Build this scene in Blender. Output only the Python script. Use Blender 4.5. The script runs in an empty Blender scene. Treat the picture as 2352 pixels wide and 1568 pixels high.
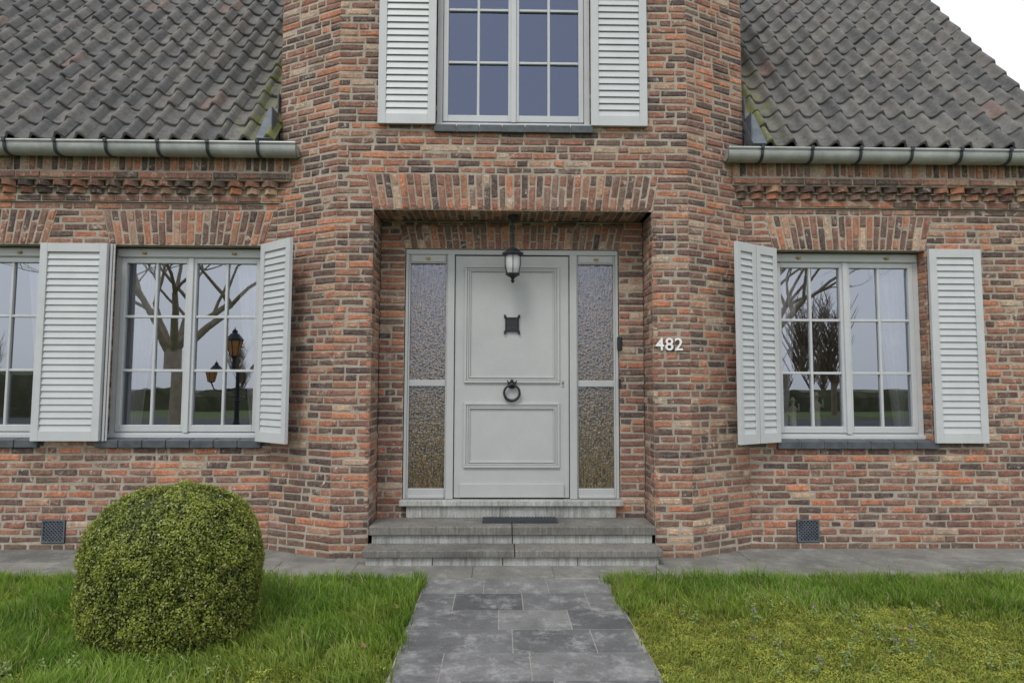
import bpy, math, random
import numpy as np
from mathutils import Matrix, Vector, Euler
random.seed(7); rng=np.random.default_rng(11)
scene=bpy.context.scene
scene.view_settings.view_transform='Standard'
scene.view_settings.look='None'
scene.view_settings.exposure=0
rad=math.radians

# ------------------------------------------------------------ materials
def srgb(r,g,b):
    def c(x):
        x/=255.0
        return x/12.92 if x<=.04045 else ((x+.055)/1.055)**2.4
    return (c(r),c(g),c(b),1)
def newmat(name):
    m=bpy.data.materials.new(name); m.use_nodes=True
    nt=m.node_tree; b=nt.nodes['Principled BSDF']
    return m,nt,b
def N(nt,t,**kw):
    n=nt.nodes.new(t)
    for k,v in kw.items(): setattr(n,k,v)
    return n
def ramp(nt,stops,interp='LINEAR'):
    r=N(nt,'ShaderNodeValToRGB'); cr=r.color_ramp; cr.interpolation=interp
    while len(cr.elements)<len(stops): cr.elements.new(.5)
    for e,(p,c) in zip(cr.elements,stops): e.position=p; e.color=c
    return r
def noise(nt,scale,detail=4,rough=.6,co=None,dist=0):
    n=N(nt,'ShaderNodeTexNoise'); n.inputs['Scale'].default_value=scale
    n.inputs['Detail'].default_value=detail; n.inputs['Roughness'].default_value=rough
    n.inputs['Distortion'].default_value=dist
    if co is not None: nt.links.new(co,n.inputs['Vector'])
    return n
def mix(nt,fac,a,b,mode='MIX'):
    m=N(nt,'ShaderNodeMix',data_type='RGBA',blend_type=mode)
    for s,v in ((m.inputs[0],fac),(m.inputs[6],a),(m.inputs[7],b)):
        if hasattr(v,'is_linked'): nt.links.new(v,s)
        else: s.default_value=v
    return m.outputs[2]
def bump(nt,b,h,strength,dist=.01):
    bp=N(nt,'ShaderNodeBump'); bp.inputs['Strength'].default_value=strength; bp.inputs['Distance'].default_value=dist
    nt.links.new(h,bp.inputs['Height']); nt.links.new(bp.outputs[0],b.inputs['Normal'])
def geo_pos(nt):
    return N(nt,'ShaderNodeNewGeometry').outputs['Position']
def simple(name,c1,c2,scale=8,rough=.6,bs=.2,bscale=None,metal=0,spec=.5,bd=.003):
    m,nt,b=newmat(name); co=geo_pos(nt)
    n=noise(nt,scale,6,.65,co)
    r=ramp(nt,[(.3,c1),(.7,c2)]); nt.links.new(n.outputs[0],r.inputs[0])
    nt.links.new(r.outputs[0],b.inputs['Base Color'])
    b.inputs['Roughness'].default_value=rough; b.inputs['Metallic'].default_value=metal
    b.inputs['Specular IOR Level'].default_value=spec
    if bs>0:
        n2=noise(nt,bscale or scale*6,5,.6,co); bump(nt,b,n2.outputs[0],bs,bd)
    return m

def make_brick():
    m,nt,b=newmat('handmade_brick'); co=geo_pos(nt)
    isl=N(nt,'ShaderNodeNewGeometry').outputs['Random Per Island']
    cols=[(120,88,78),(150,98,80),(100,80,76),(166,108,82),(128,92,80),(184,112,76),(116,96,86),(142,88,72),(88,74,74),(172,134,110),
          (134,94,82),(158,110,86),(104,84,78),(150,100,82),(186,160,136),(120,86,76),(138,108,96),(96,80,78),(178,104,70),(142,100,88)]
    st=[(i/len(cols),srgb(*c)) for i,c in enumerate(cols)]
    r=ramp(nt,st,'CONSTANT'); nt.links.new(isl,r.inputs[0])
    h=N(nt,'ShaderNodeHueSaturation'); h.inputs['Saturation'].default_value=.86; h.inputs['Value'].default_value=1.14; h.inputs['Hue'].default_value=.504; nt.links.new(r.outputs[0],h.inputs['Color'])
    n1=noise(nt,22,5,.7,co); r1=ramp(nt,[(.32,(.62,.64,.67,1)),(.68,(1.32,1.26,1.2,1))]); nt.links.new(n1.outputs[0],r1.inputs[0])
    c=mix(nt,1.0,h.outputs[0],r1.outputs[0],'MULTIPLY')
    n2=noise(nt,1.3,3,.5,co); r2=ramp(nt,[(.3,(.84,.88,.94,1)),(.7,(1.14,1.06,.98,1))]); nt.links.new(n2.outputs[0],r2.inputs[0])
    c=mix(nt,1.0,c,r2.outputs[0],'MULTIPLY')
    n3=noise(nt,75,4,.8,co); r3=ramp(nt,[(.35,(.66,.65,.65,1)),(.66,(1.28,1.28,1.28,1))]); nt.links.new(n3.outputs[0],r3.inputs[0])
    c=mix(nt,1.0,c,r3.outputs[0],'MULTIPLY')
    n6=noise(nt,38,6,.8,co); r6=ramp(nt,[(.46,(0,0,0,1)),(.72,(.5,.5,.5,1))]); nt.links.new(n6.outputs[0],r6.inputs[0])
    c=mix(nt,r6.outputs[0],c,srgb(166,150,132))
    n4=noise(nt,8,6,.78,co,1.0); r4=ramp(nt,[(.575,(0,0,0,1)),(.65,(1,1,1,1))]); nt.links.new(n4.outputs[0],r4.inputs[0])
    n5=noise(nt,60,4,.7,co); r5=ramp(nt,[(.42,(0,0,0,1)),(.56,(.9,.9,.9,1))]); nt.links.new(n5.outputs[0],r5.inputs[0])
    f=mix(nt,1.0,r4.outputs[0],r5.outputs[0],'MULTIPLY')
    c=mix(nt,f,c,srgb(212,200,186))
    sx=N(nt,'ShaderNodeSeparateXYZ'); nt.links.new(co,sx.inputs[0])
    mr=N(nt,'ShaderNodeMapRange'); mr.inputs[1].default_value=0; mr.inputs[2].default_value=.22; mr.inputs[3].default_value=.5; mr.inputs[4].default_value=0
    nt.links.new(sx.outputs[2],mr.inputs[0])
    c=mix(nt,mr.outputs[0],c,srgb(110,98,80))
    nt.links.new(c,b.inputs['Base Color']); b.inputs['Roughness'].default_value=.92; b.inputs['Specular IOR Level'].default_value=.2
    nb=noise(nt,50,6,.8,co); bump(nt,b,nb.outputs[0],1.0,.012)
    return m
def make_mortar():
    m,nt,b=newmat('lime_mortar'); co=geo_pos(nt)
    n=noise(nt,5,5,.7,co); r=ramp(nt,[(.3,srgb(156,148,134)),(.55,srgb(176,167,152)),(.75,srgb(192,185,172))]); nt.links.new(n.outputs[0],r.inputs[0])
    n2=noise(nt,90,4,.8,co); r2=ramp(nt,[(.35,(.75,.75,.75,1)),(.65,(1.12,1.12,1.12,1))]); nt.links.new(n2.outputs[0],r2.inputs[0])
    nt.links.new(mix(nt,1,r.outputs[0],r2.outputs[0],'MULTIPLY'),b.inputs['Base Color'])
    b.inputs['Roughness'].default_value=.95; b.inputs['Specular IOR Level'].default_value=.15
    bump(nt,b,n2.outputs[0],.8,.006); return m
def make_tile():
    m,nt,b=newmat('weathered_pantile'); co=geo_pos(nt)
    isl=N(nt,'ShaderNodeNewGeometry').outputs['Random Per Island']
    st=[(0,srgb(92,92,92)),(.2,srgb(104,103,101)),(.4,srgb(86,86,87)),(.55,srgb(110,108,105)),(.7,srgb(97,96,95)),(.86,srgb(106,102,99)),(.955,srgb(122,104,98)),(.98,srgb(90,90,90))]
    r=ramp(nt,st,'CONSTANT'); nt.links.new(isl,r.inputs[0])
    n1=noise(nt,9,6,.7,co); r1=ramp(nt,[(.3,(.58,.58,.59,1)),(.7,(1.25,1.25,1.22,1))]); nt.links.new(n1.outputs[0],r1.inputs[0])
    c=mix(nt,1,r.outputs[0],r1.outputs[0],'MULTIPLY')
    n2=noise(nt,60,5,.85,co); r2=ramp(nt,[(.50,(0,0,0,1)),(.66,(.5,.5,.5,1))]); nt.links.new(n2.outputs[0],r2.inputs[0])
    c=mix(nt,r2.outputs[0],c,srgb(144,143,136))
    n2=noise(nt,30,5,.85,co); r2=ramp(nt,[(.52,(1,1,1,1)),(.64,(.6,.6,.58,1))]); nt.links.new(n2.outputs[0],r2.inputs[0])
    c=mix(nt,1,c,r2.outputs[0],'MULTIPLY')
    sx=N(nt,'ShaderNodeSeparateXYZ'); nt.links.new(co,sx.inputs[0])
    ab=N(nt,'ShaderNodeMath',operation='ABSOLUTE'); nt.links.new(sx.outputs[0],ab.inputs[0])
    mr=N(nt,'ShaderNodeMapRange'); mr.inputs[1].default_value=2.05; mr.inputs[2].default_value=2.6; mr.inputs[3].default_value=.24; mr.inputs[4].default_value=0
    nt.links.new(ab.outputs[0],mr.inputs[0])
    n3=noise(nt,13,6,.75,co); ad=N(nt,'ShaderNodeMath',operation='ADD'); nt.links.new(n3.outputs[0],ad.inputs[0]); nt.links.new(mr.outputs[0],ad.inputs[1])
    r3=ramp(nt,[(.62,(0,0,0,1)),(.72,(.85,.85,.85,1))]); nt.links.new(ad.outputs[0],r3.inputs[0])
    c=mix(nt,r3.outputs[0],c,srgb(112,118,58))
    nt.links.new(c,b.inputs['Base Color']); b.inputs['Roughness'].default_value=.7; b.inputs['Specular IOR Level'].default_value=.4
    nb=noise(nt,60,5,.7,co); bump(nt,b,nb.outputs[0],.8,.008); return m
def make_glass(name,fac,col):
    m=bpy.data.materials.new(name); m.use_nodes=True; nt=m.node_tree; nt.nodes.clear()
    o=N(nt,'ShaderNodeOutputMaterial'); t=N(nt,'ShaderNodeBsdfTransparent'); g=N(nt,'ShaderNodeBsdfGlossy')
    g.inputs['Roughness'].default_value=0; g.inputs['Color'].default_value=col
    t.inputs['Color'].default_value=(.85,.88,.88,1)
    lw=N(nt,'ShaderNodeFresnel'); lw.inputs[0].default_value=1.5
    ad=N(nt,'ShaderNodeMath',operation='ADD'); ad.inputs[1].default_value=fac; nt.links.new(lw.outputs[0],ad.inputs[0]); ad.use_clamp=True
    mx=N(nt,'ShaderNodeMixShader'); nt.links.new(ad.outputs[0],mx.inputs[0]); nt.links.new(t.outputs[0],mx.inputs[1]); nt.links.new(g.outputs[0],mx.inputs[2])
    nt.links.new(mx.outputs[0],o.inputs[0])
    return m
def make_ripple_glass():
    m=bpy.data.materials.new('ripple_glass'); m.use_nodes=True; nt=m.node_tree; nt.nodes.clear()
    o=N(nt,'ShaderNodeOutputMaterial'); d=N(nt,'ShaderNodeBsdfDiffuse'); g=N(nt,'ShaderNodeBsdfGlossy')
    co=geo_pos(nt); mp=N(nt,'ShaderNodeMapping'); mp.inputs['Scale'].default_value=(1,1,.16); nt.links.new(co,mp.inputs[0])
    n=noise(nt,85,3,.65,mp.outputs[0],.5); v=N(nt,'ShaderNodeTexVoronoi'); v.inputs['Scale'].default_value=50; nt.links.new(co,v.inputs['Vector'])
    ml=N(nt,'ShaderNodeMath',operation='MULTIPLY_ADD'); ml.inputs[1].default_value=.3
    nt.links.new(v.outputs['Distance'],ml.inputs[0]); nt.links.new(n.outputs[0],ml.inputs[2])
    bp=N(nt,'ShaderNodeBump'); bp.inputs['Strength'].default_value=.8; bp.inputs['Distance'].default_value=.007
    nt.links.new(ml.outputs[0],bp.inputs['Height']); nt.links.new(bp.outputs[0],g.inputs['Normal']); nt.links.new(bp.outputs[0],d.inputs['Normal'])
    r=ramp(nt,[(.38,srgb(38,32,22)),(.62,srgb(122,98,58))]); nt.links.new(n.outputs[0],r.inputs[0]); nt.links.new(r.outputs[0],d.inputs['Color'])
    g.inputs['Color'].default_value=(.70,.78,.95,1); g.inputs['Roughness'].default_value=.07
    mx=N(nt,'ShaderNodeMixShader'); mx.inputs[0].default_value=.23
    nt.links.new(d.outputs[0],mx.inputs[1]); nt.links.new(g.outputs[0],mx.inputs[2]); nt.links.new(mx.outputs[0],o.inputs[0]); return m
def attr_mat(name,rough=.7,trans=.0,spec=.3):
    m,nt,b=newmat(name); a=N(nt,'ShaderNodeAttribute'); a.attribute_name='tint'
    nt.links.new(a.outputs['Color'],b.inputs['Base Color']); b.inputs['Roughness'].default_value=rough; b.inputs['Specular IOR Level'].default_value=spec
    if trans>0:
        t=N(nt,'ShaderNodeBsdfTranslucent'); nt.links.new(a.outputs['Color'],t.inputs[0])
        mx=N(nt,'ShaderNodeMixShader'); mx.inputs[0].default_value=trans
        nt.links.new(b.outputs[0],mx.inputs[1]); nt.links.new(t.outputs[0],mx.inputs[2]); nt.links.new(mx.outputs[0],nt.nodes['Material Output'].inputs[0])
    return m
def make_slab(name,c1,c2,pale,amt=.7,lo=.6,streak=0):
    m,nt,b=newmat(name); co=geo_pos(nt)
    isl=N(nt,'ShaderNodeNewGeometry').outputs['Random Per Island']
    r=ramp(nt,[(0,c1),(1,c2)]); nt.links.new(isl,r.inputs[0])
    n1=noise(nt,3.2,7,.7,co,.3); r1=ramp(nt,[(.36,(lo,lo,lo,1)),(.64,(1.16,1.16,1.16,1))]); nt.links.new(n1.outputs[0],r1.inputs[0])
    c=mix(nt,1,r.outputs[0],r1.outputs[0],'MULTIPLY')
    n2=noise(nt,5,9,.8,co,.1); r2=ramp(nt,[(.50,(0,0,0,1)),(.62,(amt,amt,amt,1))]); nt.links.new(n2.outputs[0],r2.inputs[0])
    c=mix(nt,r2.outputs[0],c,pale)
    if streak:
        mp=N(nt,'ShaderNodeMapping'); mp.inputs['Scale'].default_value=(1,1,.08); nt.links.new(co,mp.inputs[0])
        n4=noise(nt,60,4,.7,mp.outputs[0]); r4=ramp(nt,[(.35,(.66,.64,.60,1)),(.6,(1.1,1.1,1.1,1))]); nt.links.new(n4.outputs[0],r4.inputs[0])
        c=mix(nt,1,c,r4.outputs[0],'MULTIPLY')
    n3=noise(nt,80,4,.8,co); r3=ramp(nt,[(.3,(.74,.74,.74,1)),(.7,(1.18,1.18,1.18,1))]); nt.links.new(n3.outputs[0],r3.inputs[0])
    c=mix(nt,1,c,r3.outputs[0],'MULTIPLY')
    nt.links.new(c,b.inputs['Base Color']); b.inputs['Roughness'].default_value=.8
    bump(nt,b,n3.outputs[0],.35,.004); return m

M_brick=make_brick(); M_mortar=make_mortar(); M_tile=make_tile()
M_glass=make_glass('window_glass',.34,(.80,.86,.95,1))
M_glassU=make_glass('window_glass_upper',.15,(.54,.64,.92,1))
M_ripple=make_ripple_glass()
M_paint=simple('grey_white_paint',srgb(184,187,188),srgb(193,196,197),6,.45,.06,40)
M_paintD=simple('door_paint',srgb(170,173,172),srgb(180,182,181),4,.4,.05,60)
M_zinc=simple('zinc',srgb(150,153,152),srgb(184,186,184),7,.5,.15,40,.2)
M_strap=simple('dark_zinc_strap',srgb(46,50,54),srgb(66,70,74),12,.5,.1,40,.2)
M_iron=simple('black_iron',srgb(38,42,46),srgb(58,62,66),30,.45,.3,120,.5)
M_lead=simple('lead_flashing',srgb(78,84,92),srgb(104,110,118),10,.6,.3,40,.2)
M_sill=simple('dark_glazed_sill_brick',srgb(60,66,72),srgb(88,94,98),14,.5,.4,60)
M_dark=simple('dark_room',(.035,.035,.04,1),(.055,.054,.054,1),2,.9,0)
M_under=simple('roof_underlay',(.02,.02,.02,1),(.03,.03,.03,1),2,.9,0)
M_curt=simple('sheer_curtain',srgb(205,200,205),srgb(228,224,228),9,.9,0)
M_white=simple('white_paint',srgb(228,228,226),srgb(238,238,236),20,.4,0)
M_brass=simple('brass',srgb(120,100,50),srgb(150,128,70),30,.4,0,None,.8)
M_porc=simple('cream_porcelain',srgb(225,215,195),srgb(238,230,214),12,.4,0)
M_step=make_slab('bluestone_dark',srgb(108,107,102),srgb(124,122,117),srgb(142,140,135),.5,.7,1)
M_step2=make_slab('bluestone_light',srgb(156,158,155),srgb(168,170,167),srgb(182,182,178),.6,.8,1)
M_path=make_slab('path_slab',srgb(80,82,84),srgb(120,120,120),srgb(160,160,160),.62,.70)
M_pave=make_slab('pavement_slab',srgb(106,106,101),srgb(130,129,123),srgb(150,149,143),.6,.75)
M_joint=simple('path_joint',srgb(132,130,122),srgb(156,153,146),20,.95,.3,80)
M_soil=simple('lawn_soil',srgb(60,76,30),srgb(90,102,46),3,.95,.6,40)
M_rubber=simple('rubber_mat',srgb(40,46,52),srgb(58,64,70),30,.7,.4,150)
M_asph=simple('asphalt',(.045,.045,.047,1),(.06,.06,.06,1),20,.9,.3,200)
M_bark=simple('tree_bark',srgb(150,138,118),srgb(186,172,148),6,.95,.8,20,bd=.03)
M_twig=simple('twig_bark',srgb(122,108,92),srgb(150,134,114),1,.95,0)
M_hedge=simple('hedge_leaf',srgb(78,80,60),srgb(112,112,84),1.2,.9,.6,6,bd=.2)
M_lampglass=simple('amber_glass',srgb(190,130,80),srgb(205,150,100),10,.3,0)

# ------------------------------------------------------------ mesh helpers
def empty(name):
    e=bpy.data.objects.new(name,None); scene.collection.objects.link(e); return e
class MB:
    def __init__(s): s.v=[]; s.f=[]
    def box(s,x0,x1,y0,y1,z0,z1,M=None):
        i=len(s.v)
        P=[(x0,y0,z0),(x1,y0,z0),(x1,y1,z0),(x0,y1,z0),(x0,y0,z1),(x1,y0,z1),(x1,y1,z1),(x0,y1,z1)]
        if M is not None: P=[tuple(M@Vector(p)) for p in P]
        s.v+=P; s.f+=[(i,i+3,i+2,i+1),(i+4,i+5,i+6,i+7),(i,i+1,i+5,i+4),(i+1,i+2,i+6,i+5),(i+2,i+3,i+7,i+6),(i+3,i,i+4,i+7)]
    def quad(s,a,b,c,d):
        i=len(s.v); s.v+=[tuple(a),tuple(b),tuple(c),tuple(d)]; s.f.append((i,i+1,i+2,i+3))
    def prism(s,prof,axis_a,axis_b,fn):
        i=len(s.v); n=len(prof)
        for t in (axis_a,axis_b):
            for p,q in prof: s.v.append(tuple(fn(t,p,q)))
        for k in range(n):
            s.f.append((i+k,i+(k+1)%n,i+n+(k+1)%n,i+n+k))
        s.f.append(tuple(i+k for k in range(n))[::-1]); s.f.append(tuple(i+n+k for k in range(n)))
    def tube(s,pts,rs,n=8,cap=True):
        i0=len(s.v); prev=None
        for k,(p,r) in enumerate(zip(pts,rs)):
            p=Vector(p)
            d=(Vector(pts[min(k+1,len(pts)-1)])-Vector(pts[max(k-1,0)])).normalized()
            a=Vector((0,0,1)) if abs(d.z)<.9 else Vector((1,0,0))
            if prev is not None: a=prev
            u=(a-d*a.dot(d)).normalized(); w=d.cross(u); prev=u
            for j in range(n):
                t=2*math.pi*j/n; s.v.append(tuple(p+u*math.cos(t)*r+w*math.sin(t)*r))
        for k in range(len(pts)-1):
            for j in range(n):
                a=i0+k*n+j; b=i0+k*n+(j+1)%n; s.f.append((a,b,b+n,a+n))
        if cap:
            s.f.append(tuple(i0+j for j in range(n))[::-1]); L=i0+(len(pts)-1)*n; s.f.append(tuple(L+j for j in range(n)))
    def lathe(s,prof,cx,cy,n=16,M=None):
        i0=len(s.v)
        for r,z in prof:
            for j in range(n):
                t=2*math.pi*(j+.5)/n; p=Vector((cx+r*math.cos(t),cy+r*math.sin(t),z))
                s.v.append(tuple(M@p if M is not None else p))
        for k in range(len(prof)-1):
            for j in range(n):
                a=i0+k*n+j; b=i0+k*n+(j+1)%n; s.f.append((a,b,b+n,a+n))
    def build(s,name,mat,parent=None,smooth=False,bevel=0,seg=2):
        me=bpy.data.meshes.new(name); me.from_pydata(s.v,[],s.f); me.update()
        o=bpy.data.objects.new(name,me); scene.collection.objects.link(o); me.materials.append(mat)
        if smooth: me.polygons.foreach_set('use_smooth',[True]*len(me.polygons))
        if bevel>0:
            b=o.modifiers.new('b','BEVEL'); b.width=bevel; b.segments=seg; b.limit_method='ANGLE'; b.angle_limit=rad(40)
        if parent is not None: o.parent=parent
        return o
def npmesh(name,V,F,mat,tint=None,parent=None):
    me=bpy.data.meshes.new(name); me.vertices.add(len(V)); me.vertices.foreach_set('co',np.ascontiguousarray(V,dtype=np.float32).ravel())
    loops=np.concatenate([f.ravel() for f in F]); tot=np.concatenate([np.full(len(f),f.shape[1]) for f in F])
    st=np.concatenate([[0],np.cumsum(tot)[:-1]])
    me.loops.add(len(loops)); me.loops.foreach_set('vertex_index',loops.astype(np.int32))
    me.polygons.add(len(tot)); me.polygons.foreach_set('loop_start',st.astype(np.int32)); me.polygons.foreach_set('loop_total',tot.astype(np.int32))
    me.update(calc_edges=True); me.validate()
    if tint is not None:
        a=me.attributes.new('tint','FLOAT_COLOR','POINT'); a.data.foreach_set('color',np.ascontiguousarray(tint,dtype=np.float32).ravel())
    o=bpy.data.objects.new(name,me); scene.collection.objects.link(o); me.materials.append(mat)
    if parent: o.parent=parent
    return o

house=empty('brick_house')

# ------------------------------------------------------------ brickwork
BK=MB(); MO=MB()
def fr(O,U,W=(0,0,1),Nn=None):
    O=Vector(O);U=Vector(U).normalized();W=Vector(W).normalized()
    Nn=Vector(Nn) if Nn is not None else Vector((U.y,-U.x,0))
    return O,U,W,Nn
def brick(F,c00,c10,c11,c01,out=0.0,back=.03,nx=5,nz=4):
    O,U,W,Nn=F; i=len(BK.v); base=out+random.uniform(-.003,.0035); tx=random.uniform(-.003,.003)
    us=[0,.05,.5,.95,1] if nx==5 else [0,.12,.88,1]
    ws=[0,.16,.84,1]
    nx=len(us)
    if nx==5: us[2]+=random.uniform(-.1,.1)
    for b in ws:
        for a in us:
            edge=(a in(0,1)) or (b in(0,1)); 
            p=((c00[0]*(1-a)+c10[0]*a)*(1-b)+(c01[0]*(1-a)+c11[0]*a)*b, (c00[1]*(1-a)+c10[1]*a)*(1-b)+(c01[1]*(1-a)+c11[1]*a)*b)
            h=base+tx*(a-.5)*2-(.0055 if edge else 0)+random.uniform(-.0012,.0012)
            j=.0032
            q=O+U*(p[0]+random.uniform(-j,j))+W*(p[1]+random.uniform(-j,j))+Nn*h
            BK.v.append((q.x,q.y,q.z))
    for r in range(3):
        for c in range(nx-1):
            a=i+r*nx+c; BK.f.append((a,a+1,a+nx+1,a+nx))
    ring=[c for c in range(nx)]+[r*nx+nx-1 for r in range(1,4)]+[3*nx+c for c in range(nx-2,-1,-1)]+[r*nx for r in range(2,0,-1)]
    k=len(BK.v)
    for r_ in ring:
        v=Vector(BK.v[i+r_])-Nn*back; BK.v.append((v.x,v.y,v.z))
    n=len(ring)
    for a in range(n):
        b=(a+1)%n; BK.f.append((i+ring[a],k+a,k+b,i+ring[b]))
def mquad(F,c00,c10,c11,c01,d):
    O,U,W,Nn=F
    MO.quad(*[O+U*c[0]+W*c[1]+Nn*d for c in (c00,c10,c11,c01)])
CH=.062; JT=.0155
def wall(F,u0,u1,k0,k1,holes=(),out=0,md=-.0055,ch=CH):
    for k in range(k0,k1):
        z0=k*ch; z1=z0+ch; zc=z0+ch/2
        iv=[(u0,u1)]
        for (b0,b1,t0,t1,h0,h1) in holes:
            if h0<zc<h1:
                t=(zc-h0)/(h1-h0); a=b0*(1-t)+t0*t; b=b1*(1-t)+t1*t
                niv=[]
                for p,q in iv:
                    if b<=p or a>=q: niv.append((p,q)); continue
                    if a>p: niv.append((p,a))
                    if b<q: niv.append((b,q))
                iv=niv
        wob=random.uniform(-.0018,.0018)
        for p,q in iv:
            if q-p<.02: continue
            mquad(F,(p,z0),(q,z0),(q,z1),(p,z1),md)
            u=p; first=True
            while u<q-.02:
                L=random.choice([.205,.21,.20,.205,.212,.10,.198,.10])+random.uniform(-.006,.006)
                if first: L*=random.choice([.5,.75,1,1]); first=False
                e=u+L
                if q-e<.06: e=q
                if e-u>.26: e=(u+q)/2
                g=JT/2+random.uniform(-.0015,.002)
                a=u+(g if u>p else .001); b=e-(g if e<q else .001)
                zb=z0+JT/2+wob+random.uniform(-.0025,.002); zt=z1-JT/2+wob+random.uniform(-.002,.0025)
                brick(F,(a,zb),(b,zb),(b,zt),(a,zt),out,nx=5 if b-a>.13 else 4)
                u=e
def arch(F,b0,b1,t0,t1,z0,z1,pitch=.0625,out=0.004):
    n=max(3,round(((b1-b0)+(t1-t0))/2/pitch)); g=.0075
    mquad(F,(b0,z0),(b1,z0),(t1,z1),(t0,z1),-.003)
    for i in range(n):
        def X(a,t):
            return (b0+(b1-b0)*a/n)*(1-t)+(t0+(t1-t0)*a/n)*t
        sp=.66 if i%2 else .34
        sp+=random.uniform(-.02,.02)
        H=z1-z0
        for (ta,tb) in ((.02,sp-.022),(sp+.022,.98)):
            brick(F,(X(i,ta)+g,z0+H*ta),(X(i+1,ta)-g,z0+H*ta),(X(i+1,tb)-g,z0+H*tb),(X(i,tb)+g,z0+H*tb),out,nx=4)

YW=.30; BX=2.06; CX=1.47
W1=(-2.83,.665); W0=(-4.70,.665); WR=(2.99,.675)
ZS=.93; ZT=2.604; LT=2.914
FL=fr((0,YW,0),(1,0,0))
def winhole(w):
    c,h=w; return [(c-h,c+h,c-h,c+h,.868,ZT),(c-h+.0,c+h-.0,c-h-.075,c+h+.075,ZT,LT)]
vent=lambda x0,x1:(x0,x1,x0,x1,.066,.262)
XR=4.92
wall(FL,-7.0,-BX,-1,48,winhole(W1)+winhole(W0)+[vent(-3.95,-3.75)])
wall(FL,BX,XR,-1,48,winhole(WR)+[vent(2.45,2.65)])
def corner(x,y,sx,z0,z1):
    a,b=sorted((x+sx*.0065,x+sx*.028)); MO.box(a,b,y+.0065,y+.028,z0,z1)
for c,h in (W1,W0,WR):
    arch(FL,c-h,c+h,c-h-.075,c+h+.075,ZT,LT)
    wall(fr((c-h,YW,0),(0,1,0)),0,.13,14,42); wall(fr((c+h,YW+.13,0),(0,-1,0)),0,.13,14,42)
    corner(c-h,YW,-1,.87,ZT); corner(c+h,YW,1,.87,ZT)
    MO.quad((c-h,YW,ZT),(c+h,YW,ZT),(c+h,YW+.14,ZT),(c-h,YW+.14,ZT))
# cornice bands (run on until they die into the splayed tower wall)
def stretcher_row(z,a,b,out,hh=.048):
    u=a
    while u<b-.03:
        e=min(u+random.choice([.21,.205,.215]),b)
        brick(FL,(u+.006,z),(e-.006,z),(e-.006,z+hh),(u+.006,z+hh),out,back=.07,nx=5); u=e
for (a,b) in ((-7.0,-BX+.13),(BX-.13,XR)):
    MO.box(a,b,YW-.014,YW+.02,2.979,3.045); stretcher_row(2.985,a,b,.022)
    MO.quad((a,YW-.003,3.03),(b,YW-.003,3.03),(b,YW-.003,3.26),(a,YW-.003,3.26))
    x=a+.08
    while x<b-.05:
        for zz,o,s_ in ((3.048,.012,.042),(3.106,.034,.049)):
            Mx=Matrix.Translation((x+random.uniform(-.005,.005),YW-o,zz+random.uniform(-.001,.001)))@Matrix.Rotation(rad(45+random.uniform(-7,7)),4,'Z')
            BK.box(-s_,s_,-s_,s_,0,.050,Mx)
        x+=.150
    MO.box(a,b,YW-.034,YW,3.0985,3.1055)
    MO.box(a,b,YW-.074,YW,3.157,3.168)
    stretcher_row(3.170,a,b,.092,.050)
    MO.box(a,b,YW-.080,YW,3.166,3.234)
    MO.quad((a,YW-.062,3.234),(b,YW-.062,3.234),(b,YW-.062,3.42),(a,YW-.062,3.42))
    n=int((b-a)/.064)
    for i in range(n):
        u=a+i*.064
        brick(FL,(u+.007,3.243),(u+.057,3.243),(u+.057,3.40),(u+.007,3.40),.068,nx=4,back=.05)
# bay front
OX=1.16; ZO=2.852; LB=3.162
FB=fr((0,0,0),(1,0,0))
ZTOP=98
wall(FB,-CX,CX,-1,ZTOP,[(-OX,OX,-OX,OX,-.1,ZO),(-OX-.005,OX+.005,-OX-.065,OX+.065,ZO,LB),(-.66,.66,-.66,.66,3.534,5.21)])
arch(FB,-OX-.005,OX+.005,-OX-.065,OX+.065,ZO,LB)
cl=math.hypot(BX-CX,YW)
FCL=fr((-BX,YW,0),(BX-CX,-YW,0)); FCR=fr((CX,0,0),(BX-CX,YW,0))
wall(FCL,0,cl,-1,ZTOP); wall(FCR,0,cl,-1,ZTOP)
wall(fr((-BX,3.2,0),(0,-1,0)),0,3.2-YW,54,ZTOP); wall(fr((BX,YW,0),(0,1,0)),0,3.2-YW,54,ZTOP)
wall(fr((-OX,0,0),(0,1,0)),0,.36,4,46); wall(fr((OX,.36,0),(0,-1,0)),0,.36,4,46)
corner(-OX,0,-1,-.05,ZO); corner(OX,0,1,-.05,ZO)
FBK=fr((0,.36,0),(1,0,0))
wall(FBK,-OX,OX,4,46,[(-.945,.945,-.945,.945,.40,2.6),(-.95,.95,-1.0,1.0,2.6,2.82)])
arch(FBK,-.95,.95,-1.0,1.0,2.602,2.82,out=.006)
FS=(Vector((-OX,0,ZO)),Vector((0,1,0)),Vector((1,0,0)),Vector((0,0,-1)))
wall(FS,0,.36,0,37)
wall(fr((-.66,0,0),(0,1,0)),0,.10,57,84); wall(fr((.66,.10,0),(0,-1,0)),0,.10,57,84)
MO.quad((-.66,0,5.21),(.66,0,5.21),(.66,.12,5.21),(-.66,.12,5.21))
BK.build('brick_walls',M_brick,house); MO.build('mortar',M_mortar,house)
SH=MB()
SH.box(XR,XR+.02,.30,7.6,-.1,3.4); SH.box(-7.02,-7.0,.30,7.6,-.1,3.4); SH.box(-7.0,XR,7.6,7.62,-.1,3.5)
for x0,x1 in ((XR,XR+.02),(-7.02,-7.0)):
    i=len(SH.v); SH.v+=[(x0,.3,3.4),(x0,7.6,3.4),(x0,3.95,8.2),(x1,.3,3.4),(x1,7.6,3.4),(x1,3.95,8.2)]
    SH.f+=[(i,i+1,i+2),(i+3,i+5,i+4)]
SH.build('gable_walls',M_brick,house)

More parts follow.
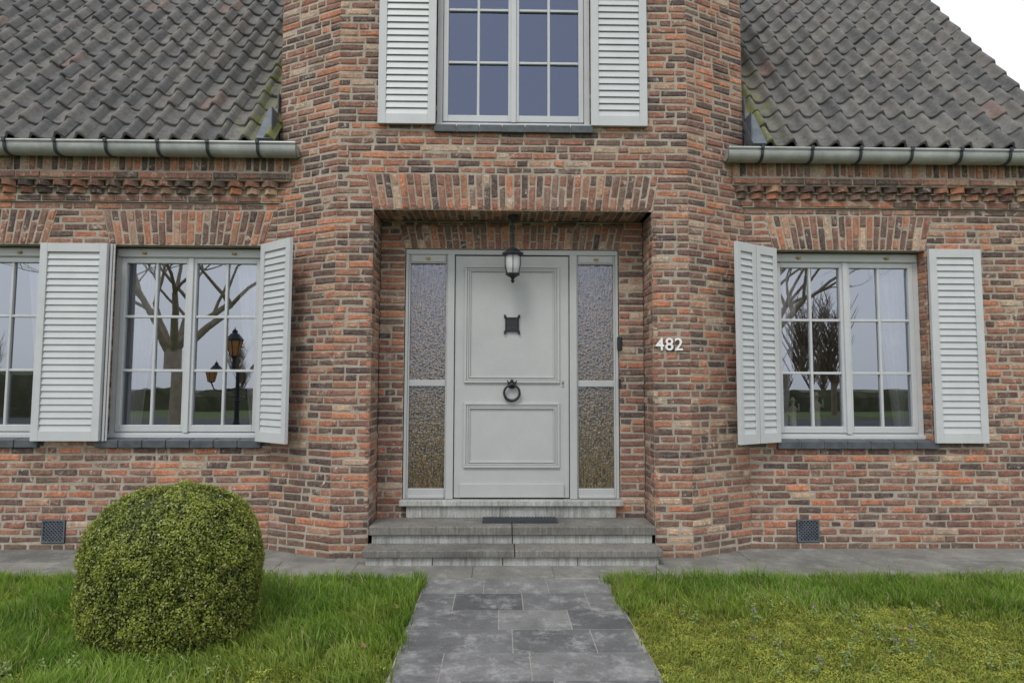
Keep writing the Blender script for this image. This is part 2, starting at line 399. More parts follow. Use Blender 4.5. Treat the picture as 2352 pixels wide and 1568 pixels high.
# ------------------------------------------------------------ roof
TL=MB(); PIT=rad(53); cs,sn=math.cos(PIT),math.sin(PIT)
def RP(x,s,h): return (x,.135+s*cs-h*sn,3.455+s*sn+h*cs)
prof=[]
for k in range(15):
    u=.0+k*1.12/14
    h=.072*math.exp(-(abs((u-.84)/.21))**2.2)+.024*math.exp(-((u-.0)/.14)**2)-.006
    prof.append((u,h))
def roof(xa,xb,ncol,rows=21,g=.252):
    w=(xb-xa)/ncol
    for r in range(rows):
        for c in range(ncol):
            x0=xa+c*w; dx=random.uniform(-.007,.007); ds=random.uniform(-.015,.010); lift=random.uniform(-.003,.006); tl=random.uniform(-.006,.006)
            s0=r*g+ds; i=len(TL.v); n=len(prof)
            for (s,hh) in ((s0,-.004),(s0,.024),(s0+.010,.030),(s0+.17,.014),(s0+.32,-.002)):
                for (u,h) in prof: 
                    TL.v.append(RP(x0+u*w+dx,s,h+hh+lift+tl*(u-.5)*2))
            for a in range(4):
                for b in range(n-1):
                    q=i+a*n+b; TL.f.append((q,q+1,q+n+1,q+n))
roof(-6.97,-BX-.0,25); roof(BX+.0,4.93,15)
o=TL.build('roof_tiles',M_tile,house,smooth=True)
try:
    with bpy.context.temp_override(object=o,active_object=o,selected_objects=[o]): bpy.ops.object.shade_smooth_by_angle(angle=rad(50))
except Exception as e: pass
U=MB()
for a,b in ((-7.0,-BX),(BX,4.92)):
    U.quad(RP(a,0,-.02),RP(b,0,-.02),RP(b,5.9,-.02),RP(a,5.9,-.02))
U.quad(RP(-BX,4.0,-.02),RP(BX,4.0,-.02),RP(BX,5.9,-.02),RP(-BX,5.9,-.02))
ry=.135+5.9*cs; rz=3.455+5.9*sn
U.quad((-7,ry,rz-.02),(4.95,ry,rz-.02),(4.95,7.8,3.4),(-7,7.8,3.4))
U.quad((-BX,0.3,6.07),(BX,.3,6.07),(BX,3.3,6.07),(-BX,3.3,6.07)); U.quad((-CX,0,6.07),(CX,0,6.07),(BX,.3,6.07),(-BX,.3,6.07))
U.build('roof_deck',M_under,house)
RG=MB(); RG.tube([(-7.05,ry,rz+.03),(5.0,ry,rz+.03)],[.11,.11],10); RG.build('ridge_tiles',M_tile,house,smooth=True)
VG=MB()
VG.prism([(-.05,-.05),(5.9,-.05),(5.9,.012),(-.05,.012)],4.925,4.95,lambda t,p,q:RP(t,p,q))
VG.build('verge_board',M_lead,house)
BR=MB(); BR.box(-1.6,1.6,-.12,.5,6.08,6.2); BR.prism([(-2.25,-.1),(2.25,-.1),(2.25,.02),(0,1.9),(-2.25,.02)],-.15,3.3,lambda t,p,q:(p,t,6.2+q)); BR.build('tower_roof',M_tile,house)
FLS=MB()
for sgn in (-1,1):
    for k in range(8):
        s=k*.24
        a=RP(0,s,.0); b_=RP(0,s+.27,.0)
        x0=sgn*(BX+.004); x1=sgn*(BX+.012)
        FLS.box(min(x0,x1),max(x0,x1),a[1]-.02,b_[1],a[2]+.0,b_[2]+.10)
    FLS.prism([(-.02,.02),(.45,.02),(.45,.07),(-.02,.065)],sgn*(BX+.0),sgn*(BX+.12),lambda t,p,q:RP(t,p,q))
FLS.build('lead_flashing',M_lead,house)
# gutters
def gprof(R_,dp,zc=3.435,yc=.155):
    P=[]
    for k in range(17):
        t=math.pi*k/16; P.append((yc-R_*math.cos(t)*abs(math.cos(t))**-.25 if abs(math.cos(t))>.05 else yc, zc-dp*math.sin(t)**.75))
    return P
def gutter(xa,xb):
    P=gprof(.080,.092)
    inner=[(y+(.006 if y<.155 else -.006),z+.006) for y,z in reversed(P)]
    G=MB(); G.prism(P+inner,xa,xb,lambda t,p,q:(t,p,q)); 
    G.tube([(xa,P[0][0],3.44),(xb,P[0][0],3.44)],[.013,.013],8)
    G.prism(P,xa,xa+.004,lambda t,p,q:(t,p,q)); G.prism(P,xb-.004,xb,lambda t,p,q:(t,p,q))
    G.build('gutter',M_zinc,house,smooth=False)
def straps(xs):
    S=MB()
    for x in xs:
        x+=random.uniform(-.01,.01)
        P=gprof(.090,.102)
        inner=[(.155+(y-.155)*.93,min(z+.006,3.435)) for y,z in reversed(P)]
        S.prism(P+inner,x-.012,x+.012,lambda t,p,q:(t,p,q)); S.box(x-.013,x+.013,.155-.105,.155-.065,3.428,3.459)
    S.build('gutter_straps',M_strap,house)
gutter(-7.05,-1.845); gutter(1.85,5.02)
straps([-3.855+.423*k for k in range(-7,5) if -3.855+.423*k<-2.0]); straps([2.14+.43*k for k in range(0,7)])

# ------------------------------------------------------------ windows
FRM=MB(); GL=MB(); GU=MB(); BRS=MB(); SIL=MB(); RM=MB(); CU=MB()
def window(c,h,z0,z1,y,gl,top=.085,rows=3,bot=.05):
    b=.05; d0=y-.01; d1=y+.07
    FRM.box(c-h,c-h+b,d0,d1,z0,z1); FRM.box(c+h-b,c+h,d0,d1,z0,z1)
    FRM.box(c-h+b,c+h-b,d0-.0,d1,z0,z0+b); FRM.box(c-h+b,c+h-b,d0-.004,d1,z1-top,z1)
    if top>.06:
        FRM.box(c-h+.02,c+h-.02,d0-.018,d0-.001,z1-top+.008,z1-.012)
        for xx in (c-h*.62,c+h*.56):
            BRS.box(xx-.022,xx+.022,d0-.024,d0-.018,z1-.05,z1-.036); BRS.box(xx-.010,xx+.018,d0-.034,d0-.022,z1-.056,z1-.042)
    FRM.box(c-h-.01,c+h+.01,d0-.022,d0-.002,z0-.004,z0+.035)
    zi0=z0+b+.004; zi1=z1-top-.004; s=.042; ys=y+.0
    for sg in (-1,1):
        xa=c+sg*.004; xb=c+sg*(h-b-.004); x0,x1=min(xa,xb),max(xa,xb)
        FRM.box(x0,x0+s,ys-.018,ys+.03,zi0,zi1); FRM.box(x1-s,x1,ys-.018,ys+.03,zi0,zi1)
        FRM.box(x0+s,x1-s,ys-.018,ys+.03,zi0,zi0+s+.015); FRM.box(x0+s,x1-s,ys-.018,ys+.03,zi1-s,zi1)
        g0=zi0+s+.015; g1=zi1-s; gx0=x0+s; gx1=x1-s; xm=(gx0+gx1)/2
        FRM.box(xm-.011,xm+.011,ys-.010,ys+.02,g0,g1)
        for r in range(1,rows):
            zz=g0+(g1-g0)*r/rows; FRM.box(gx0,xm-.011,ys-.008,ys+.018,zz-.011,zz+.011); FRM.box(xm+.011,gx1,ys-.008,ys+.018,zz-.011,zz+.011)
        for ci,(p,q) in enumerate(((gx0,xm-.011),(xm+.011,gx1))):
            for r in range(rows):
                za=g0+(g1-g0)*r/rows; zb=g0+(g1-g0)*(r+1)/rows
                t1,t2=random.uniform(-.0006,.0006),random.uniform(-.0006,.0006); yy=ys+.012
                gl.quad((p-.005,yy+t1,za),(q+.005,yy-t1,za),(q+.005,yy-t1+t2,zb),(p-.005,yy+t1+t2,zb))
    FRM.box(c-.022,c+.022,ys-.034,ys-.019,zi0-.01,zi1)
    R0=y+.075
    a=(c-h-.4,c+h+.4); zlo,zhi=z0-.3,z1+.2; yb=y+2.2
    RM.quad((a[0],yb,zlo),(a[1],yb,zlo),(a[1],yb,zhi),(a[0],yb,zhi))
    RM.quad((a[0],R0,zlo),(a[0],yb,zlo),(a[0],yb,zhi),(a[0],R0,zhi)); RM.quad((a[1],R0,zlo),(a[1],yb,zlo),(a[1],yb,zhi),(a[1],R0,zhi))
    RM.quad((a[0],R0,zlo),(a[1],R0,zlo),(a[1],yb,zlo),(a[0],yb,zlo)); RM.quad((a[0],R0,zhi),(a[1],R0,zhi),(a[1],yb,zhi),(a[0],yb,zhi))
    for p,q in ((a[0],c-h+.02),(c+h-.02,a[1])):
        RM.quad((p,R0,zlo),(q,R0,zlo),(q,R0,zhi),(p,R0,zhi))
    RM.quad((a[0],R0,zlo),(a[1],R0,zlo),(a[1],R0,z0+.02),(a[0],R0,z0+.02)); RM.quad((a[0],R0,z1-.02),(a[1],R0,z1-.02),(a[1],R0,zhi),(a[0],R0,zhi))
def curtain(x0,x1,y,z0,z1,xt0=None,xt1=None):
    xt0=x0 if xt0 is None else xt0; xt1=x1 if xt1 is None else xt1
    n=50; i=len(CU.v)
    for t in (0,.33,.66,1):
        for k in range(n+1):
            a=k/n; x=(x0+(x1-x0)*a)*(1-t)+(xt0+(xt1-xt0)*a)*t
            CU.v.append((x,y+.022*math.sin(a*34+math.sin(a*9)*1.5),z0+(z1-z0)*t))
    for r in range(3):
        for k in range(n):
            q=i+r*(n+1)+k; CU.f.append((q,q+1,q+n+2,q+n+1))
window(W1[0],W1[1],.935,2.595,.42,GL); window(W0[0],W0[1],.935,2.595,.42,GL); window(WR[0],WR[1],.935,2.595,.42,GL)
window(0,.655,3.585,5.20,.085,GU,top=.05,rows=3)
for c,h in (W1,W0,WR):
    curtain(c-h+.03,c-h+.19,.56,1.0,2.56,c-h+.03,c-h+.34); curtain(c+h-.17,c+h-.03,.56,1.0,2.56,c+h-.34,c+h-.03)
def sill(x0,x1,zt,y,h=.068):
    n=round((x1-x0)/.20); w=(x1-x0)/n
    for i in range(n):
        a=x0+i*w+.004; b=x0+(i+1)*w-.004; j=random.uniform(-.003,.003)
        SIL.prism([(y-.032+j,zt-h),(y+.10,zt-h),(y+.10,zt+.012),(y-.032+j,zt-.004)],a,b,lambda t,p,q:(t,p,q))
sill(W1[0]-.70,W1[0]+.70,.930,YW); sill(W0[0]-.70,W0[0]+.70,.930,YW); sill(WR[0]-.70,WR[0]+.72,.930,YW); sill(-.67,.67,3.578,0,.066)
SJ=MB()
for x0,x1,zt,y in ((W1[0]-.69,W1[0]+.69,.925,YW),(W0[0]-.69,W0[0]+.69,.925,YW),(WR[0]-.69,WR[0]+.71,.925,YW),(-.66,.66,3.572,0)):
    SJ.box(x0,x1,y-.018,y+.09,zt-.055,zt-.005)
SJ.build('sill_joints',M_mortar,house)
FRM.build('window_frames',M_paint,house,bevel=.003,seg=1); GL.build('window_glass',M_glass,house); GU.build('upper_window_glass',M_glassU,house)
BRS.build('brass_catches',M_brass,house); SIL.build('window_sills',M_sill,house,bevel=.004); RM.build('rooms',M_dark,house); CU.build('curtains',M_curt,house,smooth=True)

# ------------------------------------------------------------ shutters
SHT=MB()
def shutter(xa,ya,xb,yb,z0,z1,st=.055,th=.032):
    L=math.hypot(xb-xa,yb-ya); ang=math.atan2(yb-ya,xb-xa)
    M=Matrix.Translation((xa,ya,0))@Matrix.Rotation(ang,4,'Z')
    SHT.box(0,st,-th,0,z0,z1,M); SHT.box(L-st,L,-th,0,z0,z1,M)
    if L<.1: return
    SHT.box(st,L-st,-th+.001,-.001,z0,z0+.085,M); SHT.box(st,L-st,-th+.001,-.001,z1-.075,z1,M)
    a=z0+.085; b=z1-.075; n=round((b-a)/.0565); p=(b-a)/n
    for k in range(n):
        zc=a+(k+.5)*p; hw=.034; t=.0035; tilt=rad(77+random.uniform(-.8,.8))
        SHT.box(-(L-2*st)/2,(L-2*st)/2,-hw,hw,-t,t,M@Matrix.Translation((L/2,-th/2-.001,zc))@Matrix.Rotation(tilt,4,'X'))
    SHT.box(st,L-st,-.004,-.001,a,b,M)
shutter(-4.035,.262,-3.47,.262,.92,2.60,.062,.04)
shutter(-3.466,.262,-3.44,.285,.92,2.60,.014,.03)
shutter(-2.155,.272,-1.815,-.01,.92,2.605,.06)
shutter(2.07,.145,2.30,.275,.92,2.605,.050)
shutter(1.845,-.005,2.062,.14,.92,2.605,.050)
shutter(3.665,.275,4.125,.275,.915,2.61,.065)
shutter(-1.135,-.012,-.655,-.012,3.572,5.22,.065); shutter(.65,-.012,1.125,-.012,3.572,5.22,.065)
SHT.build('louvred_shutters',M_paint,house,bevel=.002,seg=1)

# ------------------------------------------------------------ front door
D=MB()
D.box(-.94,.94,.375,.46,2.555,2.60); D.box(-.94,-.915,.375,.46,.42,2.555); D.box(.915,.94,.375,.46,.42,2.555)
for sg in (-1,1):
    def bx(a,b,*r): D.box(min(sg*a,sg*b),max(sg*a,sg*b),*r)
    bx(.508,.572,.365,.46,.42,2.555)
    bx(.585,.90,.380,.44,2.475,2.553); bx(.595,.892,.372,.379,2.485,2.545)
    bx(.572,.585,.388,.44,.42,2.555); bx(.90,.915,.388,.44,.42,2.555)
    bx(.585,.90,.385,.44,1.39,1.445); bx(.585,.90,.385,.44,.42,.505); bx(.585,.90,.368,.384,.425,.45)
D.build('door_frame',M_paintD,house,bevel=.003,seg=1)
BC=MB()
for xx in (-.745,.745): BC.box(xx-.022,xx+.022,.366,.3715,2.513,2.527); BC.box(xx-.01,xx+.018,.357,.366,2.507,2.520)
BC.build('door_brass_catches',M_brass,house)
RG_=MB()
for sg in (-1,1):
    a,b=sorted((sg*.585,sg*.90))
    RG_.quad((a,.412,.505),(b,.412,.505),(b,.412,1.39),(a,.412,1.39)); RG_.quad((a,.412,1.445),(b,.412,1.445),(b,.412,2.475),(a,.412,2.475))
RG_.build('side_light_glass',M_ripple,house)
DL=MB(); y0=.385
DL.box(-.502,.502,y0,.44,.428,2.545)
def mould(x0,x1,z0,z1):
    for ins,wd,dp in ((0,.022,.016),(.024,.016,.009),(.043,.012,.014)):
        a,b,c,d=x0+ins,x1-ins,z0+ins,z1-ins; yy=y0-dp
        DL.box(a,b,yy,y0-.0005,c,c+wd); DL.box(a,b,yy,y0-.0005,d-wd,d); DL.box(a,a+wd,yy,y0-.0005,c+wd,d-wd); DL.box(b-wd,b,yy,y0-.0005,c+wd,d-wd)
mould(-.42,.42,1.42,2.46); mould(-.42,.42,.685,1.25)
DL.box(-.45,.455,y0-.022,y0-.001,.433,.55)
DL.build('door_leaf',M_paintD,house,bevel=.003,seg=2)
H=MB(); yy=y0-.012
for k in range(6):
    t=-.046+k*.0184; H.box(t-.0032,t+.0032,yy,y0-.001,1.885,1.985)
for k in range(7):
    t=1.885+k*.0167; H.box(-.05,.05,yy-.003,y0-.002,t-.0028,t+.0028)
for s_ in (-1,1): H.box(s_*.055-.006,s_*.055+.006,yy-.006,y0-.001,1.875,1.995)
for z in (1.878,1.992): H.box(-.05,.05,yy-.006,y0-.001,z-.006,z+.006)
for sx in (-1,1):
    for sz in (-1,1):
        H.tube([(sx*.05,yy,1.935+sz*.055),(sx*.058,yy-.004,1.935+sz*.075),(sx*.072,yy-.004,1.935+sz*.088)],[.009,.006,.003],6)
        H.tube([(sx*.055,yy,1.935+sz*.05),(sx*.068,yy-.002,1.935+sz*.062),(sx*.06,yy-.002,1.935+sz*.085)],[.006,.005,.007],6)
H.build('door_grille',M_iron,house)
K=MB(); pts=[]; 
for k in range(25):
    t=2*math.pi*k/24; pts.append((.068*math.sin(t),y0-.03,1.335+.068*math.cos(t)))
K.tube(pts,[.0095+.004*max(0,-math.cos(2*math.pi*k/24))for k in range(25)],8,False)
K.lathe([(0.0,0),(.02,0),(.034,.006),(.034,.018),(.018,.032),(0,.036)],0,0,12,Matrix.Translation((0,y0,1.405))@Matrix.Rotation(rad(90),4,'X'))
K.box(-.012,.012,y0-.04,y0,1.385,1.425); K.tube([(0,y0-.02,1.43),(0,y0-.02,1.455)],[.018,.006],8)
for sx in (-1,1): K.tube([(sx*.02,y0-.02,1.41),(sx*.042,y0-.015,1.44)],[.01,.005],6)
for k in range(0,24,2):
    p=pts[k]; K.tube([(p[0],p[1]-.012,p[2]-.004),(p[0],p[1]-.012,p[2]+.004)],[.006,.006],6)
K.build('ring_door_knocker',M_iron,house,smooth=True)
KH=MB(); KH.box(.438,.458,y0-.008,y0-.001,1.39,1.45); KH.build('keyhole_plate',M_zinc,house,bevel=.006)
KH=MB(); KH.box(.444,.452,y0-.012,y0-.0085,1.41,1.43); KH.build('keyhole',M_iron,house)

def top(name,mb,mat,**k):
    return mb.build(name,mat,None,**k)
DB=MB(); DB.box(.925,.965,.330,.365,1.71,1.83); o=top('doorbell',DB,M_iron,bevel=.008)
SB=MB(); SB.box(.935,.952,.34,.366,1.40,1.46); SB.build('latch_plate',M_iron,house)

# house number
tc=bpy.data.curves.new('house_number','FONT'); tc.body='482'; tc.size=.145; tc.extrude=.006; tc.offset=.0012; tc.space_character=1.07
to=bpy.data.objects.new('house_number_curve',tc); scene.collection.objects.link(to)
to.location=(1.175,-.017,1.692); to.rotation_euler=(rad(90),0,0)
bpy.context.view_layer.update()
dg=bpy.context.evaluated_depsgraph_get(); me=bpy.data.meshes.new_from_object(to.evaluated_get(dg))
mw=to.matrix_world.copy(); bpy.data.objects.remove(to)
n_=bpy.data.objects.new('house_number',me); n_.matrix_world=mw; scene.collection.objects.link(n_)
me.materials.clear(); me.materials.append(M_white)

# vents
def ventgrille(x0,x1,z0,z1):
    V=MB(); y=YW-.004
    V.box(x0,x0+.012,y-.004,y+.02,z0,z1); V.box(x1-.012,x1,y-.004,y+.02,z0,z1); V.box(x0+.012,x1-.012,y-.004,y+.02,z0,z0+.012); V.box(x0+.012,x1-.012,y-.004,y+.02,z1-.012,z1)
    cx=(x0+x1)/2; cz=(z0+z1)/2; h=(x1-x0)/2-.012
    for k in range(-5,6):
        for sg in (-1,1):
            o=k*.03; L=(h-abs(o)/2)*1.40
            if L<=.01: continue
            M=Matrix.Translation((cx+o/2,y+.006+.002*sg,cz+sg*(-o/2)))@Matrix.Rotation(sg*rad(45),4,'Y')
            V.box(-.004,.004,-.003,.003,-L,L,M)
    V.build('cellar_vent',M_lead,house)
    V=MB(); V.box(x0-.004,x1+.004,y+.022,y+.03,z0-.006,z1+.006); V.build('cellar_vent_void',M_under,house)
ventgrille(-3.945,-3.755,.07,.26); ventgrille(2.455,2.645,.07,.26)

# ------------------------------------------------------------ steps
ST=empty('front_steps')
S1=MB(); S2=MB()
S2.box(-1.13,-.62,-.225,.0,.0,.078); S2.box(-.615,-.08,-.225,.0,.0,.078); S2.box(-.075,.50,-.225,.0,.0,.078); S2.box(.505,1.13,-.225,.0,.0,.078)
S1.box(-1.155,.012,-.25,-.001,.079,.132); S1.box(.018,1.16,-.25,-.001,.079,.132)
S2.box(-1.125,.0,-.012,.35,.13,.20); S2.box(.006,1.13,-.012,.35,.13,.20)
S1.box(-1.15,-.004,-.035,.35,.201,.268); S1.box(.002,1.155,-.035,.35,.201,.268)
S2.box(-.90,-.1,.320,.42,.268,.37); S2.box(-.095,.90,.320,.42,.268,.37)
S2.box(-.96,.962,.292,.42,.371,.418)
S1.build('step_slabs',M_step,ST,bevel=.006,seg=2); S2.build('step_risers',M_step2,ST,bevel=.004,seg=1)
MT=MB(); MT.box(-.245,.38,.10,.29,.269,.281)
for k in range(24): MT.box(-.24+k*.0258,-.226+k*.0258,.105,.285,.282,.288)
top('doormat',MT,M_rubber)

# ------------------------------------------------------------ hanging lantern
LN=empty('hanging_lantern'); ly=.16
a=MB(); a.lathe([(.0,ZO-.008),(.045,ZO-.008),(.045,ZO-.02),(.02,ZO-.045),(.012,ZO-.06),(0,ZO-.06)],0,ly,14)
a.tube([(0,ly,ZO-.05),(0,ly,2.565)],[.0035,.0035],6)
z=ZO-.06
while z>2.60:
    pts=[(.009*math.sin(2*math.pi*k/8)*(1),ly,z-.014+.016*math.cos(2*math.pi*k/8)) for k in range(9)]
    a.tube(pts,[.0022]*9,5,False); z-=.028
a.lathe([(0,2.600),(.010,2.595),(.012,2.575),(.026,2.57),(.045,2.560),(.080,2.532),(.104,2.522),(.104,2.515),(.078,2.510),(0,2.510)],0,ly,6)
a.lathe([(0,2.345),(.048,2.345),(.062,2.351),(.062,2.341),(.044,2.330),(.018,2.314),(.011,2.298),(.018,2.288),(.009,2.275),(0,2.265)],0,ly,12)
for k in range(6):
    t=2*math.pi*(k+.5)/6; r1,r2=.076,.058
    a.tube([(r1*math.cos(t),ly+r1*math.sin(t),2.512),(r1*.98*math.cos(t),ly+r1*.98*math.sin(t),2.42),(r2*math.cos(t),ly+r2*math.sin(t),2.348)],[.0034]*3,6)
a.build('lantern_frame',M_iron,LN)
g=MB(); g.lathe([(.052,2.508),(.065,2.49),(.065,2.41),(.054,2.37),(.045,2.35)],0,ly,20)
gm,nt,b=newmat('lantern_glass'); b.inputs['Base Color'].default_value=(.80,.82,.82,1); b.inputs['Roughness'].default_value=.15; b.inputs['Alpha'].default_value=.5
co=geo_pos(nt); v=N(nt,'ShaderNodeTexVoronoi'); v.inputs['Scale'].default_value=90; nt.links.new(co,v.inputs['Vector']); bump(nt,b,v.outputs['Distance'],.8,.004)
g.build('lantern_glass',gm,LN,smooth=True)
g=MB(); g.lathe([(0,2.505),(.016,2.50),(.016,2.46),(.028,2.44),(.028,2.40),(0,2.38)],0,ly,12); g.build('bulb',M_white,LN,smooth=True)

# ------------------------------------------------------------ figurines in right window
FG=empty('porcelain_figurine')
g=MB()
for (x,s,lean) in ((2.55,.95,-.01),(2.74,1.1,.012)):
    y=.51; z=.99
    g.lathe([(0,z),(.05*s,z),(.045*s,z+.02),(.03*s,z+.03)],x,y,12)
    g.lathe([(.03*s,z+.03),(.034*s,z+.08*s),(.026*s,z+.14*s),(.030*s,z+.19*s),(.034*s,z+.23*s),(.014*s,z+.255*s),(.012*s,z+.262*s),(.020*s,z+.275*s),(.020*s,z+.295*s),(.042*s,z+.297*s),(.020*s,z+.305*s),(.016*s,z+.325*s),(0,z+.33*s)],x+lean,y,12)
    g.tube([(x+lean-.03*s,y,z+.225*s),(x+lean-.055*s,y-.01,z+.18*s),(x+lean-.03*s,y-.03,z+.15*s)],[.010*s,.008*s,.007*s],6)
    g.tube([(x+lean+.03*s,y,z+.225*s),(x+lean+.055*s,y-.01,z+.20*s),(x+lean+.045*s,y-.02,z+.27*s)],[.010*s,.008*s,.007*s],6)
g.build('figures',M_porc,FG,smooth=True)
g=MB(); g.box(2.35,3.62,.495,.70,.955,.985); g.box(-3.45,-2.2,.495,.70,.955,.985); g.build('window_boards',M_paint,house)

# ------------------------------------------------------------ ground, path, pavement
g=MB(); g.quad((-400,-400,0),(400,-400,0),(400,400,0),(-400,400,0)); top('ground',g,M_soil)
g=MB(); g.quad((-200,-23,.004),(200,-23,.004),(200,-17,.004),(-200,-17,.004)); top('road',g,M_asph)
PV=empty('pavement')
g=MB(); J=MB()
J.quad((-7.5,-.52,.004),(7.5,-.66,.004),(7.5,.32,.004),(-7.5,.32,.004))
for (ya,yb) in ((-.10,.34),(-.55,-.104)):
    x=-7.5
    while x<7.5:
        L=random.choice([.6,.9,.8]); x1=x+L-.004
        yo=yb; yn=ya
        if ya<-.3: yn=-.50-.012*(x+7.5)
        hz=.014+random.uniform(-.0015,.0015)
        g.box(x,x1,yn,yo,-.02,hz)
        x+=L
g.build('slabs',M_pave,PV,bevel=.0015,seg=1); J.build('joints',M_joint,PV)
PT=empty('garden_path'); g=MB(); J=MB()
J.quad((-.63,-8.5,.0135),(.67,-8.5,.0135),(.67,-.55,.0135),(-.63,-.55,.0135))
y=-.585; r=0
while y>-8.5:
    dy=.325; offs=[.0,.22,.11][r%3]+random.uniform(-.03,.03); x=-.62-offs
    while x<.65:
        L=random.choice([.42,.44,.62,.44]); a=max(x,-.62+random.uniform(-.012,.012)); b_=min(x+L-.007,.655+random.uniform(-.012,.012))
        if b_-a>.05: g.box(a,b_,y-dy+.0075,y,-.02,.016+random.uniform(-.0008,.0012))
        x+=L
    y-=dy; r+=1
g.build('slabs',M_path,PT,bevel=.001,seg=1); J.build('joints',M_joint,PT)

# ------------------------------------------------------------ lawn
def vnoise(x,y,s,seed=0):
    r=np.random.default_rng(seed); G=r.random((64,64)); X=(x*s)%64; Y=(y*s)%64
    i=np.floor(X).astype(int)%64; j=np.floor(Y).astype(int)%64; fx=X-np.floor(X); fy=Y-np.floor(Y)
    fx=fx*fx*(3-2*fx); fy=fy*fy*(3-2*fy); i2=(i+1)%64; j2=(j+1)%64
    return (G[i,j]*(1-fx)+G[i2,j]*fx)*(1-fy)+(G[i,j2]*(1-fx)+G[i2,j2]*fx)*fy
def fbm(x,y,s,seed): return .5*vnoise(x,y,s,seed)+.3*vnoise(x,y,s*2.3,seed+1)+.2*vnoise(x,y,s*5.1,seed+2)
def edge_keep(x,y,o=0):
    e=.07*(fbm(x,y,6,5)-.5)+o
    back=-.515-.012*(x+7.5)+e
    return (y<back)&((x<-.625+e)|(x>.665-e))
bc=np.array([-1.91,-1.62])
cxs=[];cys=[]
for (n,a) in ((8600,(-4.6,-.6,-2.7,-.4)),(8600,(.63,4.9,-2.7,-.5)),(2600,(-6.5,6.5,-5.5,-2.7)),(900,(-7,-4.6,-2.7,-.4)),(800,(4.9,7,-2.7,-.4))):
    x=rng.uniform(a[0],a[1],n); y=rng.uniform(a[2],a[3],n); k=edge_keep(x,y,-.005); cxs.append(x[k]); cys.append(y[k])
tx_=np.concatenate(cxs); ty_=np.concatenate(cys); nt_=len(tx_)
per=13
th_=np.repeat(.75+.5*rng.random(nt_)+.0*tx_,per)
tuf=np.repeat(rng.random(nt_),per)
x=np.repeat(tx_,per)+rng.normal(0,.022,nt_*per); y=np.repeat(ty_,per)+rng.normal(0,.022,nt_*per)
cx_=np.repeat(tx_,per); cy_=np.repeat(ty_,per)
k=((x-bc[0])**2+(y-bc[1])**2)>.36**2
x,y,th_,tuf,cx_,cy_=[q[k] for q in (x,y,th_,tuf,cx_,cy_)]
def mossR(x,y): return np.clip(fbm(x,y,1.3,8)+np.clip((-y-1.05)/1.2,0,.6)-.50,0,1)*2.6*(x>.6)
def mossL(x,y): return np.clip(fbm(x,y,1.5,18)+np.clip((-y-1.6)/1.5,0,.35)-.60,0,1)*2.2*(x<.6)
ms=np.clip(mossR(x,y)+mossL(x,y),0,1)
k=rng.random(len(x))>ms*.72; x,y,th_,tuf,cx_,cy_,ms=[q[k] for q in (x,y,th_,tuf,cx_,cy_,ms)]
n=len(x)
h=(.026+.085*fbm(x,y,2.0,3)+.035*rng.random(n))*th_*(1-.45*ms)
lng=rng.random(n)<.05; h=np.where(lng,h*1.5,h)
w=rng.uniform(.0016,.0036,n)
dx_=x-cx_; dy_=y-cy_
az=np.arctan2(dy_,dx_)+rng.normal(0,.9,n); flow=fbm(x,y,.9,21)*9
lean=rng.uniform(.15,1.0,n)*h
lx=np.cos(az)*.75+np.cos(flow)*.35; ly_=np.sin(az)*.75+np.sin(flow)*.35
pz=rng.uniform(0,np.pi,n); px=np.cos(pz)*w; py=np.sin(pz)*w
V=np.zeros((n,5,3)); z0=np.zeros(n)
V[:,0]=np.stack([x-px,y-py,z0],1); V[:,1]=np.stack([x+px,y+py,z0],1)
mx_=x+lx*lean*.32; my_=y+ly_*lean*.32
V[:,2]=np.stack([mx_+px*.85,my_+py*.85,h*.58],1); V[:,3]=np.stack([mx_-px*.85,my_-py*.85,h*.58],1)
V[:,4]=np.stack([x+lx*lean,y+ly_*lean,h*(.98-.15*(lean/h)**2)],1)
ib=np.arange(n)[:,None]*5
quads=ib+np.array([[0,1,2,3]]); tris=ib+np.array([[3,2,4]])
c1=np.array([.085,.19,.020]); c2=np.array([.27,.42,.060]); cm=np.array([.37,.40,.085])
t=np.clip(fbm(x,y,2.5,4)*1.0+tuf*.4+rng.random(n)*.45-.42,0,1)[:,None]
col=c1*(1-t)+c2*t
yl=np.clip(fbm(x,y,1.8,44)*2.4-1.0,0,1)[:,None]; col=col*(1-.6*yl)+np.array([.34,.41,.075])*.6*yl
dry=(rng.random(n)<.06+.05*(x>0))[:,None]; col=np.where(dry,np.array([.44,.40,.21]),col)
col=col*(1-ms[:,None]*.5)+cm*ms[:,None]*.5
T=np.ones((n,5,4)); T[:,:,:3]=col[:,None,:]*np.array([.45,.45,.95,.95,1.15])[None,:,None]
LW=empty('lawn')
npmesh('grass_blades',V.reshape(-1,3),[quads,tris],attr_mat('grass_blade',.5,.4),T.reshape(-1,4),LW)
def leaves(P,Nn,L,Wd,cols,name,mat,parent,up=.0):
    n=len(P); r=rng.normal(size=(n,3)); d=Nn+r*.75; d/=np.linalg.norm(d,axis=1)[:,None]
    t=rng.normal(size=(n,3)); t[:,2]+=up; t-=d*(t*d).sum(1)[:,None]; t/=np.linalg.norm(t,axis=1)[:,None]; s=np.cross(d,t)
    L=L[:,None]; Wd=Wd[:,None]
    V=np.stack([P-t*L*.5,P+s*Wd*.5+t*L*.05,P+t*L*.5,P-s*Wd*.5+t*L*.05],1)
    T=np.ones((n,4,4)); T[:,:,:3]=cols[:,None,:]
    q=np.arange(n)[:,None]*4+np.array([[0,1,2,3]])
    return npmesh(name,V.reshape(-1,3),[q],mat,T.reshape(-1,4),parent)
